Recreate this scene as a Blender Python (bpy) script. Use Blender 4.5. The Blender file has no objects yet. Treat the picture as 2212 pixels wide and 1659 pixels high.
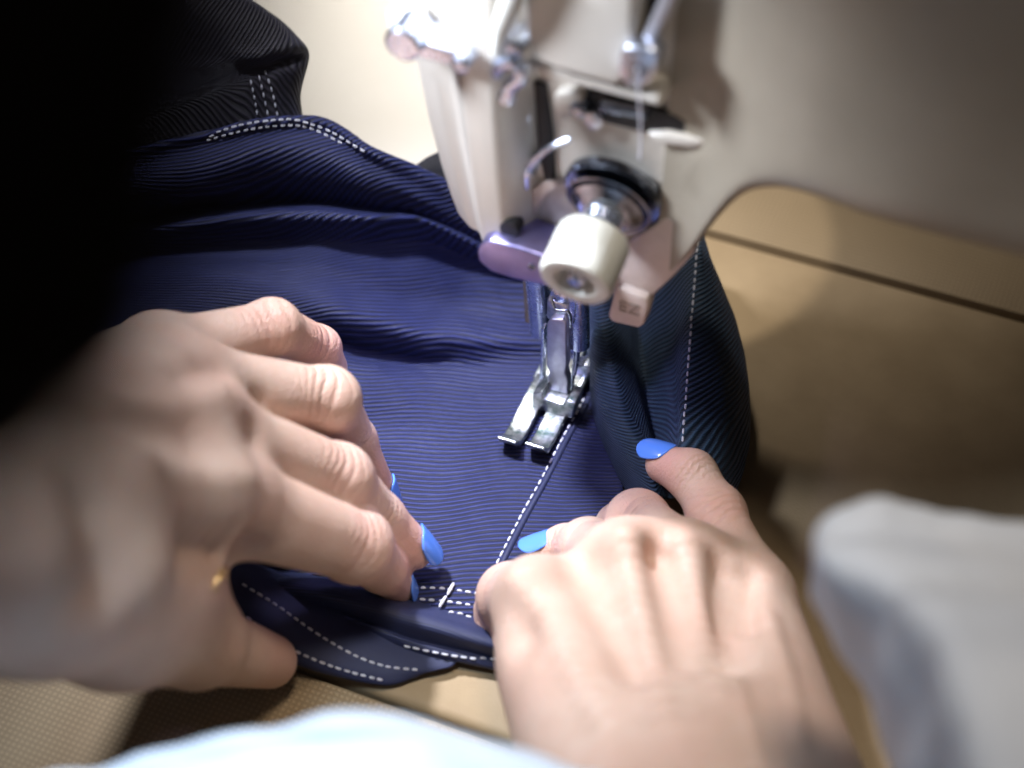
import bpy, bmesh, math, random
import numpy as np
from mathutils import Vector, Matrix
from mathutils.bvhtree import BVHTree
random.seed(7); rng = np.random.RandomState(3)
scn = bpy.context.scene
S = 0.01                                   # all shapes below are written in centimetres

# ------------------------------------------------------------------ camera
PSI, PIT, F = math.radians(22.5), math.radians(47), 3900.0      # yaw, downward pitch, focal length (2212 px wide frame)
fw = np.array([-math.sin(PSI)*math.cos(PIT), math.cos(PSI)*math.cos(PIT), -math.sin(PIT)])
rt = np.array([math.cos(PSI), math.sin(PSI), 0.0]); up = np.cross(rt, fw)
CAM = np.array([9.87, -27.56, 32.34])
def ray(x, y): return fw + rt*(x-1106)/F - up*(y-829.5)/F
def onz(x, y, z): r = ray(x, y); return CAM + r*(z-CAM[2])/r[2]
def ony(x, y, Y): r = ray(x, y); return CAM + r*(Y-CAM[1])/r[1]
def ond(x, y, d): return CAM + ray(x, y)*d
def proj(P):
    v = np.asarray(P)-CAM; d = v@fw
    return np.stack([1106+F*(v@rt)/d, 829.5-F*(v@up)/d, d], -1)
cd = bpy.data.cameras.new('camera'); cam = bpy.data.objects.new('camera', cd); scn.collection.objects.link(cam)
cd.sensor_width = 36; cd.lens = 36*F/2212; cd.clip_start = 0.01; cd.clip_end = 20
cam.matrix_world = Matrix(((rt[0], up[0], -fw[0], CAM[0]*S), (rt[1], up[1], -fw[1], CAM[1]*S), (rt[2], up[2], -fw[2], CAM[2]*S), (0, 0, 0, 1)))
cd.dof.use_dof = True; cd.dof.focus_distance = 40.6*S; cd.dof.aperture_fstop = 6.9; cd.dof.aperture_blades = 9
scn.camera = cam
# ------------------------------------------------------------------ light
w = bpy.data.worlds.new('World'); scn.world = w; w.use_nodes = True
bg = w.node_tree.nodes['Background']; bg.inputs[0].default_value = (0.92, 0.92, 1.0, 1); bg.inputs[1].default_value = 0.03
def area(name, loc, target, size, power, col, shape='DISK', spread=180):
    l = bpy.data.lights.new(name, 'AREA'); l.shape = shape; l.size = size*S; l.energy = power; l.color = col; l.spread = math.radians(spread)
    o = bpy.data.objects.new(name, l); scn.collection.objects.link(o); o.location = Vector(loc)*S
    o.rotation_euler = (Vector(target)-Vector(loc)).to_track_quat('-Z', 'Y').to_euler(); return o
area('window_light', (-16, 22, 46), (-13, 19, 0), 6, 0.62, (1.0, 0.95, 0.88), spread=62)
area('work_lamp', (-11, 0, 28), (-2.5, -3.5, 2), 2.5, 0.25, (0.84, 0.88, 1.0), spread=52)
area('head_fill', (-10, -8, 21), (0.2, -2.5, 12.0), 4.0, 0.058, (0.80, 0.87, 1.0), spread=46)  # added fill beside the work lamp, brightens the machine head
area('cloth_fill', (-6, -24, 62), (0.5, -17.5, 9), 7, 0.075, (0.62, 0.80, 1.0), spread=22)  # added cool fill from above for the white cloth, no window there
area('ceiling_light', (7, -9, 66), (3.0, -9.5, 0), 12, 0.085, (1.0, 0.88, 0.75), spread=32)
led = bpy.data.lights.new('needle_light', 'SPOT'); led.energy = 0.07; led.color = (0.55, 0.5, 1.0); led.spot_size = math.radians(140); led.spot_blend = 0.6; led.shadow_soft_size = 0.3*S
lo = bpy.data.objects.new('needle_light', led); scn.collection.objects.link(lo); lo.location = Vector((-1.3, -1.0, 6.1))*S
lo.rotation_euler = (Vector((-1.6, -2.4, 0))-Vector((-1.3, -1.0, 6.1))).to_track_quat('-Z', 'Y').to_euler()
bl = bpy.data.lights.new('patch_fill', 'SPOT'); bl.energy = 0.24; bl.color = (1.0, 0.93, 0.82); bl.spot_size = math.radians(48); bl.spot_blend = 0.12; bl.shadow_soft_size = 0.25*S  # added spot that makes the lit patch behind the garment
blo = bpy.data.objects.new('patch_fill', bl); scn.collection.objects.link(blo); blo.location = Vector((0.2, 4.3, 10.2))*S
blo.rotation_euler = (Vector((-0.1, 6.6, 0))-Vector((0.2, 4.3, 10.2))).to_track_quat('-Z', 'Y').to_euler()
scn.view_settings.view_transform = 'Standard'; scn.view_settings.look = 'None'; scn.view_settings.exposure = 0.0; scn.view_settings.gamma = 1
scn.cycles.use_denoising = True; scn.cycles.max_bounces = 8; scn.cycles.use_fast_gi = False

# ------------------------------------------------------------------ materials
def mat(name, col, rough=0.5, metal=0.0, **kw):
    m = bpy.data.materials.new(name); m.use_nodes = True; b = m.node_tree.nodes['Principled BSDF']
    b.inputs['Base Color'].default_value = (*col, 1); b.inputs['Roughness'].default_value = rough; b.inputs['Metallic'].default_value = metal
    for k, v in kw.items(): b.inputs[k.replace('_', ' ')].default_value = v
    return m
class N:
    def __init__(s, m): s.t = m.node_tree; s.b = s.t.nodes['Principled BSDF']
    def n(s, typ, **kw):
        x = s.t.nodes.new(typ)
        for k, v in kw.items(): setattr(x, k, v)
        return x
    def l(s, a, b): s.t.links.new(a, b)
    def math(s, op, a, b=None, c=None):
        x = s.n('ShaderNodeMath', operation=op)
        for i, v in enumerate((a, b, c)):
            if v is None: continue
            if isinstance(v, (int, float)): x.inputs[i].default_value = v
            else: s.l(v, x.inputs[i])
        return x.outputs[0]
    def noise(s, vec, scale, detail=2, rough=0.5):
        x = s.n('ShaderNodeTexNoise'); x.inputs['Scale'].default_value = scale; x.inputs['Detail'].default_value = detail; x.inputs['Roughness'].default_value = rough
        if vec is not None: s.l(vec, x.inputs['Vector'])
        return x.outputs['Fac']
    def ramp(s, fac, stops):
        x = s.n('ShaderNodeValToRGB'); s.l(fac, x.inputs[0]); e = x.color_ramp.elements
        while len(e) > 1: e.remove(e[-1])
        for i, (p, c) in enumerate(stops):
            el = e[0] if i == 0 else e.new(p)
            el.position = p; el.color = (*c, 1)
        return x.outputs[0]
    def mix(s, fac, a, b, typ='MIX'):
        x = s.n('ShaderNodeMix', data_type='RGBA', blend_type=typ)
        for sock, v in ((x.inputs[0], fac), (x.inputs[6], a), (x.inputs[7], b)):
            if isinstance(v, (int, float)): sock.default_value = v
            elif isinstance(v, tuple): sock.default_value = (*v, 1)
            else: s.l(v, sock)
        return x.outputs[2]
    def bump(s, h, dist, strength=1.0, prev=None):
        x = s.n('ShaderNodeBump'); x.inputs['Distance'].default_value = dist; x.inputs['Strength'].default_value = strength; s.l(h, x.inputs['Height'])
        if prev is not None: s.l(prev, x.inputs['Normal'])
        return x.outputs[0]
    def obj(s): return s.n('ShaderNodeTexCoord').outputs['Object']
    def setn(s, x): s.l(x, s.b.inputs['Normal'])
    def setc(s, x): s.l(x, s.b.inputs['Base Color'])
    def setr(s, x): s.l(x, s.b.inputs['Roughness'])
def speck(m, c0, c1, scale, bump=0.0, bscale=3000, rough=None):
    k = N(m); o = k.obj(); f = k.noise(o, scale, 4, 0.6); k.setc(k.ramp(f, [(0.3, c0), (0.7, c1)]))
    if rough: k.setr(k.math('MULTIPLY_ADD', k.noise(o, scale*2.3, 3), rough[1]-rough[0], rough[0]))
    if bump: k.setn(k.bump(k.noise(o, bscale, 2), bump))
    return m
def cloth_mat(name, dark, light, period, depth=0.00016, sheen=0.10, rough=0.6):
    m = mat(name, light, rough); k = N(m); b = k.b
    b.inputs['Sheen Weight'].default_value = sheen; b.inputs['Sheen Roughness'].default_value = 0.45; b.inputs['Sheen Tint'].default_value = (0.45, 0.5, 1.0, 1)
    b.inputs['Specular IOR Level'].default_value = 0.35
    uv = k.n('ShaderNodeUVMap', uv_map='UVMap').outputs[0]
    sep = k.n('ShaderNodeSeparateXYZ'); k.l(uv, sep.inputs[0])
    mp = k.n('ShaderNodeMapping'); mp.inputs['Scale'].default_value = (0.7, 2.5, 1); k.l(uv, mp.inputs[0])
    wob = k.math('MULTIPLY', k.math('SUBTRACT', k.noise(mp.outputs[0], 2.2, 3), 0.5), 0.05)
    v = k.math('ADD', sep.outputs[1], wob)
    s = k.math('SINE', k.math('MULTIPLY', v, 2*math.pi/period))
    rib = k.math('MULTIPLY_ADD', s, 0.5, 0.5)
    tw = k.math('SINE', k.math('ADD', k.math('MULTIPLY', sep.outputs[0], 2*math.pi/(period*0.62)), k.math('MULTIPLY', v, 2*math.pi/period*1.5)))
    yarn = k.math('MULTIPLY_ADD', tw, 0.12, rib)
    h = k.math('ADD', yarn, k.math('MULTIPLY', k.noise(uv, 26, 2), 0.30))
    col = k.ramp(k.math('ADD', k.math('MULTIPLY', yarn, 0.8), k.math('MULTIPLY', k.noise(uv, 12, 3), 0.25)), [(0.30, dark), (0.80, light)])
    big = k.noise(uv, 0.5, 3)
    k.setc(k.mix(k.math('MULTIPLY', big, 0.35), col, tuple(0.75*c for c in light)))
    k.setn(k.bump(h, depth))
    return m
M = {}
M['navy'] = cloth_mat('navy_twill', (0.0010, 0.0014, 0.0065), (0.0145, 0.0210, 0.100), 0.098, 0.00026)
M['navy_lifted'] = cloth_mat('navy_twill_lifted', (0.0014, 0.0035, 0.006), (0.027, 0.060, 0.100), 0.108, 0.0004, sheen=0.18)  # same twill, colour lifted to teal to offset the head's shadow
M['navy_plain'] = cloth_mat('navy_binding', (0.008, 0.01, 0.026), (0.022, 0.028, 0.085), 0.05, depth=0.00005)
M['navy_shaded'] = cloth_mat('navy_twill_shaded', (0.004, 0.004, 0.006), (0.045, 0.041, 0.055), 0.105, 0.0004, sheen=0.1)  # same twill with the rear pieces' shade put into its colour
M['thread'] = mat('white_thread', (0.8, 0.8, 0.88), 0.6, Sheen_Weight=0.3)
k = N(M['thread']); k.setn(k.bump(k.noise(k.obj(), 4000, 2), 0.0002))
M['cream'] = speck(mat('cream_enamel', (0.6, 0.58, 0.54), 0.32, Coat_Weight=0.25), (0.54, 0.50, 0.44), (0.60, 0.56, 0.495), 40, 0.00003, 1500, (0.28, 0.4))
M['arm'] = speck(mat('cream_enamel_shaded', (0.55, 0.52, 0.46), 0.4, Specular_IOR_Level=0.35), (0.28, 0.245, 0.19), (0.34, 0.30, 0.235), 30, 0.00003, 1500, (0.34, 0.46))  # same enamel as the head, darkened to stand for the arm's shade
M['white_plastic'] = speck(mat('white_plastic', (0.75, 0.75, 0.72), 0.4), (0.58, 0.58, 0.52), (0.66, 0.66, 0.60), 120, 0.00004, 2500)
M['chrome'] = speck(mat('chrome', (0.8, 0.8, 0.84), 0.14, 1.0), (0.52, 0.58, 0.74), (0.80, 0.86, 1.0), 300, 0.000005, 1800, (0.18, 0.34))
M['violet_reflect_chrome'] = speck(mat('violet_reflect_chrome', (0.45, 0.42, 0.8), 0.25, 1.0), (0.30, 0.29, 0.60), (0.40, 0.38, 0.72), 200, 0.00002, 1800, (0.3, 0.42))  # chrome with the blue cloth's reflection put into its base colour
M['steel'] = mat('worn_steel', (0.55, 0.55, 0.56), 0.3, 1.0)
k = N(M['steel']); o = k.obj(); f = k.noise(o, 420, 5, 0.65)
k.setc(k.ramp(f, [(0.32, (0.10, 0.17, 0.145)), (0.47, (0.42, 0.46, 0.45)), (0.66, (0.72, 0.72, 0.74))])); k.setr(k.math('MULTIPLY_ADD', k.noise(o, 700, 4), 0.35, 0.16)); k.setn(k.bump(k.noise(o, 2500, 3), 0.00005))
M['satin'] = speck(mat('satin_steel', (0.6, 0.6, 0.66), 0.42, 1.0), (0.55, 0.55, 0.6), (0.68, 0.68, 0.74), 500, 0.00003, 3000, (0.35, 0.5))
M['dark_steel'] = speck(mat('dark_steel', (0.2, 0.22, 0.26), 0.2, 1.0), (0.16, 0.18, 0.22), (0.32, 0.34, 0.4), 300, 0, 0, (0.12, 0.3))
M['black'] = mat('black_recess', (0.012, 0.012, 0.014), 0.6)
M['tab'] = speck(mat('beige_plastic', (0.55, 0.46, 0.42), 0.45), (0.52, 0.43, 0.39), (0.6, 0.51, 0.47), 200, 0.00003, 2500)
M['ink'] = mat('faded_print', (0.33, 0.27, 0.235), 0.6)
M['bed'] = speck(mat('tan_enamel', (0.42, 0.31, 0.19), 0.42, Specular_IOR_Level=0.2), (0.25, 0.178, 0.10), (0.31, 0.225, 0.13), 55, 0.00006, 1600, (0.55, 0.7))
k = N(M['bed']); 
M['table'] = mat('textured_laminate', (0.45, 0.34, 0.22), 0.5, Specular_IOR_Level=0.22)
k = N(M['table']); o = k.obj(); sp = k.n('ShaderNodeSeparateXYZ'); k.l(o, sp.inputs[0])
gx = k.math('SINE', k.math('MULTIPLY', sp.outputs[0], 2*math.pi/0.00125)); gy = k.math('SINE', k.math('MULTIPLY', sp.outputs[1], 2*math.pi/0.00125))
g = k.math('MULTIPLY_ADD', k.math('MAXIMUM', gx, gy), 0.5, 0.5)
k.setc(k.mix(k.noise(o, 35, 4), k.mix(g, (0.33, 0.245, 0.145), (0.20, 0.145, 0.085)), k.mix(g, (0.38, 0.285, 0.17), (0.25, 0.18, 0.105)))); k.setn(k.bump(g, 0.00022, 0.9)); k.setr(k.math('MULTIPLY_ADD', k.noise(o, 200, 3), 0.2, 0.5))
M['white_cloth'] = mat('white_cotton', (0.72, 0.75, 0.82), 0.8, Sheen_Weight=0.2)
k = N(M['white_cloth']); o = k.obj(); k.setn(k.bump(k.noise(o, 900, 3), 0.0004)); k.setc(k.ramp(k.noise(o, 60, 3), [(0.3, (0.68, 0.75, 0.87)), (0.7, (0.76, 0.82, 0.92))]))
M['black_cloth'] = mat('black_cotton', (0.02, 0.013, 0.009), 0.95)
k = N(M['black_cloth']); k.b.inputs['Specular IOR Level'].default_value = 0.1; k.setn(k.bump(k.noise(k.obj(), 900, 3), 0.0004))
M['gold'] = mat('gold', (0.85, 0.6, 0.28), 0.22, 1.0)
M['polish'] = mat('blue_nail_polish', (0.09, 0.24, 0.78), 0.2, Coat_Weight=0.5, Coat_Roughness=0.12)
def skin_mat(name, base):
    m = mat(name, base, 0.46); k = N(m); b = k.b; o = k.obj()
    b.inputs['Subsurface Weight'].default_value = 0.14; b.inputs['Subsurface Radius'].default_value = (1.0, 0.35, 0.18); b.inputs['Subsurface Scale'].default_value = 0.0025
    b.inputs['Specular IOR Level'].default_value = 0.42
    at = k.n('ShaderNodeAttribute', attribute_name='red').outputs['Fac']
    red = (base[0]*1.02, base[1]*0.66, base[2]*0.68)
    c = k.mix(k.math('MULTIPLY', at, 0.75), base, red)
    c = k.mix(k.math('MULTIPLY', k.math('SUBTRACT', k.noise(o, 55, 3), 0.42), 1.6), c, (base[0]*1.0, base[1]*0.80, base[2]*0.76))
    mott = k.noise(o, 170, 4, 0.6)
    c = k.mix(k.math('MULTIPLY', k.math('SUBTRACT', mott, 0.35), 1.3), c, (base[0]*0.88, base[1]*0.78, base[2]*0.72))
    k.setc(c)
    vor = k.n('ShaderNodeTexVoronoi', feature='DISTANCE_TO_EDGE'); vor.inputs['Scale'].default_value = 1150; 
    dis = k.n('ShaderNodeVectorMath', operation='ADD'); nz = k.n('ShaderNodeTexNoise'); nz.inputs['Scale'].default_value = 500; k.l(o, nz.inputs['Vector'])
    sc_ = k.n('ShaderNodeVectorMath', operation='SCALE'); k.l(nz.outputs['Color'], sc_.inputs[0]); sc_.inputs['Scale'].default_value = 0.0012
    k.l(o, dis.inputs[0]); k.l(sc_.outputs[0], dis.inputs[1]); k.l(dis.outputs[0], vor.inputs['Vector'])
    h = k.math('ADD', k.math('MULTIPLY', k.math('MINIMUM', vor.outputs['Distance'], 0.18), 1.6), k.math('MULTIPLY', k.noise(o, 420, 3), 0.35))
    wr = k.n('ShaderNodeAttribute', attribute_name='wrinkle').outputs['Fac']
    n1 = k.bump(h, 0.00034, 0.75)
    k.setn(k.bump(wr, 0.0007, 0.6, n1))
    k.setr(k.math('MULTIPLY_ADD', k.noise(o, 300, 3), 0.22, 0.36))
    return m
M['skin'] = skin_mat('skin', (0.59, 0.43, 0.345))

# ------------------------------------------------------------------ mesh helpers
COL = scn.collection
def link(name, me, m, parent=None, smooth=True):
    o = bpy.data.objects.new(name, me); COL.objects.link(o)
    if m: me.materials.append(m)
    if smooth: me.polygons.foreach_set('use_smooth', [True]*len(me.polygons))
    if parent is not None:
        o.parent = parent; o.matrix_parent_inverse = parent.matrix_world.inverted()
    return o
def mesh(name, v, f, m, parent=None, smooth=True):
    me = bpy.data.meshes.new(name); me.from_pydata([tuple(x) for x in (np.asarray(v, float)*S)], [], [tuple(int(i) for i in q) for q in f]); me.update()
    return link(name, me, m, parent, smooth)
def bm_link(name, bm, m, parent=None, smooth=True, angle=35):
    bmesh.ops.recalc_face_normals(bm, faces=bm.faces)
    me = bpy.data.meshes.new(name); bm.to_mesh(me); bm.free(); me.transform(Matrix.Scale(S, 4)); me.update()
    o = link(name, me, m, parent, smooth)
    if smooth: sharp(o, angle)
    return o
def sharp(o, angle=35):
    bm = bmesh.new(); bm.from_mesh(o.data)
    for e in bm.edges:
        if len(e.link_faces) == 2 and e.calc_face_angle(0) > math.radians(angle): e.smooth = False
    bm.to_mesh(o.data); bm.free()
def empty(name, loc, label, cat, group=None):
    o = bpy.data.objects.new(name, None); COL.objects.link(o); o.location = Vector(loc)*S; o.empty_display_size = 0.01
    bpy.context.view_layer.update()
    o['label'] = label; o['category'] = cat
    if group: o['group'] = group
    return o
def tag(o, label, cat, group=None):
    o['label'] = label; o['category'] = cat
    if group: o['group'] = group
def bevel_bm(bm, off, seg=3, minang=25):
    es = [e for e in bm.edges if len(e.link_faces) == 2 and e.calc_face_angle(0) > math.radians(minang)]
    bmesh.ops.bevel(bm, geom=es, offset=off, segments=seg, affect='EDGES', profile=0.5, clamp_overlap=True)
def prism(name, front, dvec, m, parent=None, bev=0.06, seg=3):
    """front: list of 3D points (planar outline), extruded by dvec"""
    bm = bmesh.new(); d = Vector(dvec)
    a = [bm.verts.new(Vector(p)) for p in front]; b = [bm.verts.new(Vector(p)+d) for p in front]
    bm.faces.new(a); bm.faces.new(b[::-1]); n = len(a)
    for i in range(n): bm.faces.new((a[i], b[i], b[(i+1) % n], a[(i+1) % n]))
    bmesh.ops.recalc_face_normals(bm, faces=bm.faces)
    if bev: bevel_bm(bm, bev, seg)
    return bm_link(name, bm, m, parent)
def pxprism(name, px, Y, depth, m, parent=None, bev=0.06, seg=3):
    return prism(name, [ony(x, y, Y) for x, y in px], (0, depth, 0), m, parent, bev, seg)
def box(name, c, s, m, parent=None, bev=0.05, rot=None):
    bm = bmesh.new(); bmesh.ops.create_cube(bm, size=1); bmesh.ops.scale(bm, vec=s, verts=bm.verts)
    if bev: bevel_bm(bm, bev)
    if rot is not None: bmesh.ops.rotate(bm, verts=bm.verts, matrix=rot)
    bmesh.ops.translate(bm, vec=c, verts=bm.verts)
    return bm_link(name, bm, m, parent)
def frame(ax):
    a = Vector(ax).normalized(); t = Vector((0, 0, 1)) if abs(a.z) < 0.9 else Vector((1, 0, 0))
    x = t.cross(a).normalized(); return a, x, a.cross(x)
def lathe(name, org, ax, prof, m, parent=None, n=40, angle=35, knurl=0):
    a, x, y = frame(ax); org = Vector(org); v = []; f = []
    for j, (r, h) in enumerate(prof):
        for i in range(n):
            t = 2*math.pi*i/n
            rr = r*(1+(0.022 if i % 2 else -0.022)) if knurl and knurl[0] <= j <= knurl[1] else r
            v.append(org+a*h+x*(rr*math.cos(t))+y*(rr*math.sin(t)))
    for j in range(len(prof)-1):
        for i in range(n): f.append((j*n+i, j*n+(i+1) % n, (j+1)*n+(i+1) % n, (j+1)*n+i))
    if prof[0][0] > 0.001: f.append(tuple(range(n))[::-1])
    if prof[-1][0] > 0.001: f.append(tuple((len(prof)-1)*n+i for i in range(n)))
    o = mesh(name, v, f, m, parent)
    sharp(o, angle); return o
def tube(name, pts, rad, m, parent=None, n=12, cap=True):
    P = [Vector(p) for p in pts]; v = []; f = []
    up0 = None
    for i, p in enumerate(P):
        t = (P[min(i+1, len(P)-1)]-P[max(i-1, 0)]).normalized()
        if up0 is None: _, up0, _ = frame(t)
        x = (up0-t*up0.dot(t)).normalized(); up0 = x; y = t.cross(x)
        r = rad[i] if isinstance(rad, (list, tuple)) else rad
        for q in range(n): a = 2*math.pi*q/n; v.append(p+x*(r*math.cos(a))+y*(r*math.sin(a)))
    for j in range(len(P)-1):
        for i in range(n): f.append((j*n+i, j*n+(i+1) % n, (j+1)*n+(i+1) % n, (j+1)*n+i))
    if cap: f.append(tuple(range(n))[::-1]); f.append(tuple((len(P)-1)*n+i for i in range(n)))
    o = mesh(name, v, f, m, parent); sharp(o, 50); return o
def catmull(P, t):
    """P (n,k) knots at 0..n-1, t array of parameters"""
    P = np.asarray(P, float); n = len(P); t = np.clip(np.asarray(t, float), 0, n-1-1e-9); i = t.astype(int); u = (t-i)[:, None]
    g = lambda j: P[np.clip(j, 0, n-1)]
    p0 = np.where((i == 0)[:, None], 2*g(i)-g(i+1), g(i-1)); p3 = np.where((i >= n-2)[:, None], 2*g(i+1)-g(i), g(i+2)); p1 = g(i); p2 = g(i+1)
    return 0.5*(2*p1+(p2-p0)*u+(2*p0-5*p1+4*p2-p3)*u**2+(3*p1-p0-3*p2+p3)*u**3)
def smooth_path(pts, n): return catmull(pts, np.linspace(0, len(pts)-1, n))
def interp_row(anch, xs):
    """anchors (x, a, b ...) sorted by x -> smooth functions of x"""
    A = np.asarray(anch, float); x = A[:, 0]; out = []
    h = np.diff(x)
    for c in range(1, A.shape[1]):
        y = A[:, c]; d = np.diff(y)/h; mth = np.empty_like(y); mth[0] = d[0]; mth[-1] = d[-1]
        mth[1:-1] = (d[:-1]*h[1:]+d[1:]*h[:-1])/(h[:-1]+h[1:])
        i = np.clip(np.searchsorted(x, xs)-1, 0, len(x)-2); t = (xs-x[i])/h[i]; tt = np.clip(t, -0.3, 1.3)
        out.append((2*tt**3-3*tt**2+1)*y[i]+(tt**3-2*tt**2+tt)*h[i]*mth[i]+(-2*tt**3+3*tt**2)*y[i+1]+(tt**3-tt**2)*h[i]*mth[i+1])
    return out
def noise2(u, v, seed=0, octv=3):
    r = np.random.RandomState(seed); o = np.zeros_like(u); a = 1.0; fq = 1.0
    for _ in range(octv):
        for _ in range(3):
            th = r.rand()*math.pi*2; o += a/3*np.sin(fq*(u*math.cos(th)+v*math.sin(th))*(0.8+0.5*r.rand())+r.rand()*6.28)
        a *= 0.5; fq *= 2.1
    return o
def sheet(name, rows, m, parent, nv=8, ribfn=None, thick=0.07, rumple=0.0, seed=0, ripple=0.0):
    """rows (R,U,3): lofted; nv subdivisions per row gap. UV in cm of cloth."""
    R = np.asarray(rows, float); r, nu = R.shape[:2]
    t = np.linspace(0, r-1, (r-1)*nv+1); P = catmull(R.reshape(r, -1), t).reshape(len(t), nu, 3)
    dv = np.zeros(P.shape[:2]); dv[1:] = np.cumsum(np.linalg.norm(np.diff(P, axis=0), axis=2), 0)
    du = np.zeros(P.shape[:2]); du[:, 1:] = np.cumsum(np.linalg.norm(np.diff(P, axis=1), axis=2), 1)
    if rumple:
        gu = np.gradient(P, axis=1); gv = np.gradient(P, axis=0); nn = np.cross(gu, gv); nn /= np.linalg.norm(nn, axis=2, keepdims=True)+1e-9
        P = P+nn*(rumple*noise2(du*1.3, dv*2.2, seed, 3)+ripple*np.sin(du*4.2+1.6*noise2(du*0.3, dv*0.6, seed+1, 2)+0.4*dv)*np.exp(-((dv-2.5)/2.2)**2))[..., None]
    V = P.reshape(-1, 3); nr = P.shape[0]; idx = np.arange(nr*nu).reshape(nr, nu)
    q = np.stack([idx[:-1, :-1], idx[:-1, 1:], idx[1:, 1:], idx[1:, :-1]], -1).reshape(-1, 4)
    o = mesh(name, V, q, m, parent)
    U = du; W = dv if ribfn is None else ribfn(du, dv, P)
    uvl = o.data.uv_layers.new(name='UVMap'); li = q.reshape(-1)
    uvl.data.foreach_set('uv', np.stack([U.reshape(-1)[li], W.reshape(-1)[li]], -1).astype(np.float32).ravel())
    if thick:
        sd = o.modifiers.new('cloth_thickness', 'SOLIDIFY'); sd.thickness = thick*S; sd.offset = 0
    bv = BVHTree.FromPolygons([Vector(x) for x in V], [tuple(int(i) for i in x) for x in q])
    return o, bv, P
def fair(P, it=1):
    for _ in range(it):
        P[1:-1] = 0.5*P[1:-1]+0.25*(P[:-2]+P[2:])
    return P
# one shared stitch mesh (unit length along x)
def stitch_mesh():
    v = []; f = []; n = 8; L = 9
    for j in range(L):
        s = j/(L-1); x = s-0.5; r = 0.5*max(0.02, (1-abs(2*x)**4))**0.5; z = 0.25*(1-(2*x)**2)
        for i in range(n): a = 2*math.pi*i/n; v.append((x, r*math.cos(a), z+r*math.sin(a)))
    for j in range(L-1):
        for i in range(n): f.append((j*n+i, j*n+(i+1) % n, (j+1)*n+(i+1) % n, (j+1)*n+i))
    f.append(tuple(range(n))[::-1]); f.append(tuple((L-1)*n+i for i in range(n)))
    me = bpy.data.meshes.new('stitch'); me.from_pydata(v, [], f); me.materials.append(M['thread']); me.polygons.foreach_set('use_smooth', [True]*len(me.polygons)); return me
STITCH = stitch_mesh()
def hit(bv, x, y):
    r = Vector(ray(x, y)).normalized()
    if isinstance(bv, list):
        hs = [q for q in (b.ray_cast(Vector(CAM), r) for b in bv) if q[0] is not None]; h = min(hs, key=lambda q: q[3])
    else: h = bv.ray_cast(Vector(CAM), r)
    if h[0] is None:
        h = bv.find_nearest(Vector(ond(x, y, 42)))
    n = h[1]
    if n.dot(r) > 0: n = -n
    return h[0], n
def put_stitch(a, b, n, parent, th=0.05, lift=0.028):
    d = b-a; L = d.length; x = d.normalized(); z = (n-x*n.dot(x)).normalized(); y = z.cross(x)
    c = (a+b)/2+z*lift
    mw = Matrix(((x.x*L*S, y.x*th*S, z.x*th*S, c.x*S), (x.y*L*S, y.y*th*S, z.y*th*S, c.y*S), (x.z*L*S, y.z*th*S, z.z*th*S, c.z*S), (0, 0, 0, 1)))
    o = bpy.data.objects.new('stitch', STITCH); COL.objects.link(o); o.parent = parent; o.matrix_parent_inverse = parent.matrix_world.inverted(); o.matrix_basis = mw
    return o
def stitches(bv, path, count, parent, duty=0.72, th=0.05, jit=0.06, lift=0.028):
    P = smooth_path(path, 200); pts = [hit(bv, *p) for p in P]
    X = np.array([p[0] for p in pts]); s = np.concatenate([[0], np.cumsum(np.linalg.norm(np.diff(X, axis=0), axis=1))])
    for i in range(count):
        c = (i+0.5+random.uniform(-jit, jit))/count*s[-1]; hl = duty*s[-1]/count/2*random.uniform(0.9, 1.08)
        pa, pb, pc = [Vector([np.interp(q, s, X[:, k]) for k in range(3)]) for q in (c-hl, c+hl, c)]
        n = pts[int(np.clip(np.searchsorted(s, c), 0, 199))][1]
        put_stitch(pa, pb, n, parent, th*random.uniform(0.9, 1.1), lift)

# ------------------------------------------------------------------ the table and the machine's bed
YB, YF, XL = 7.33, -9.0, -5.0
def table():
    bm = bmesh.new(); g = 0.18
    for x0, x1, y0, y1 in ((-90, 90, YB+g, 110), (-90, 90, -34, YF-g), (-90, XL-g, YF-g, YB+g)):
        r = bmesh.ops.create_cube(bm, size=1); bmesh.ops.scale(bm, vec=(x1-x0, y1-y0, 3), verts=r['verts']); bmesh.ops.translate(bm, vec=((x0+x1)/2, (y0+y1)/2, -1.5), verts=r['verts'])
    bevel_bm(bm, 0.06, 2)
    o = bm_link('table_top', bm, M['table']); o['kind'] = 'structure'; o['label'] = 'tan textured laminate table around the machine bed'
    return o
table()
M['backing'] = speck(mat('white_backing', (0.78, 0.75, 0.7), 0.7, Specular_IOR_Level=0.2), (0.70, 0.665, 0.61), (0.80, 0.77, 0.725), 9, 0.00004, 700)  # white sheet added to stand in for the overexposed background
pp = box('bright_backing', (-18, 31.5, 0.04), (33, 57, 0.06), M['backing'], None, 0.02); tag(pp, 'added white stand-in for the overexposed background, a paper lying on the table behind the garment', 'backing')
mach = empty('sewing_machine', (0, 0, 0), 'cream industrial sewing machine with chrome presser foot and tension dial', 'sewing machine')
bm = bmesh.new(); bmesh.ops.create_cube(bm, size=1); bmesh.ops.scale(bm, vec=(45, YB-YF, 3), verts=bm.verts); bmesh.ops.translate(bm, vec=(XL+22.5, (YB+YF)/2, -1.5), verts=bm.verts)
bevel_bm(bm, 0.22, 4); bm_link('bed', bm, M['bed'], mach)
box('bed_support', (18, (YB+YF)/2, -3.6), (44, 15.5, 1.4), M['black'], mach, 0)

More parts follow.
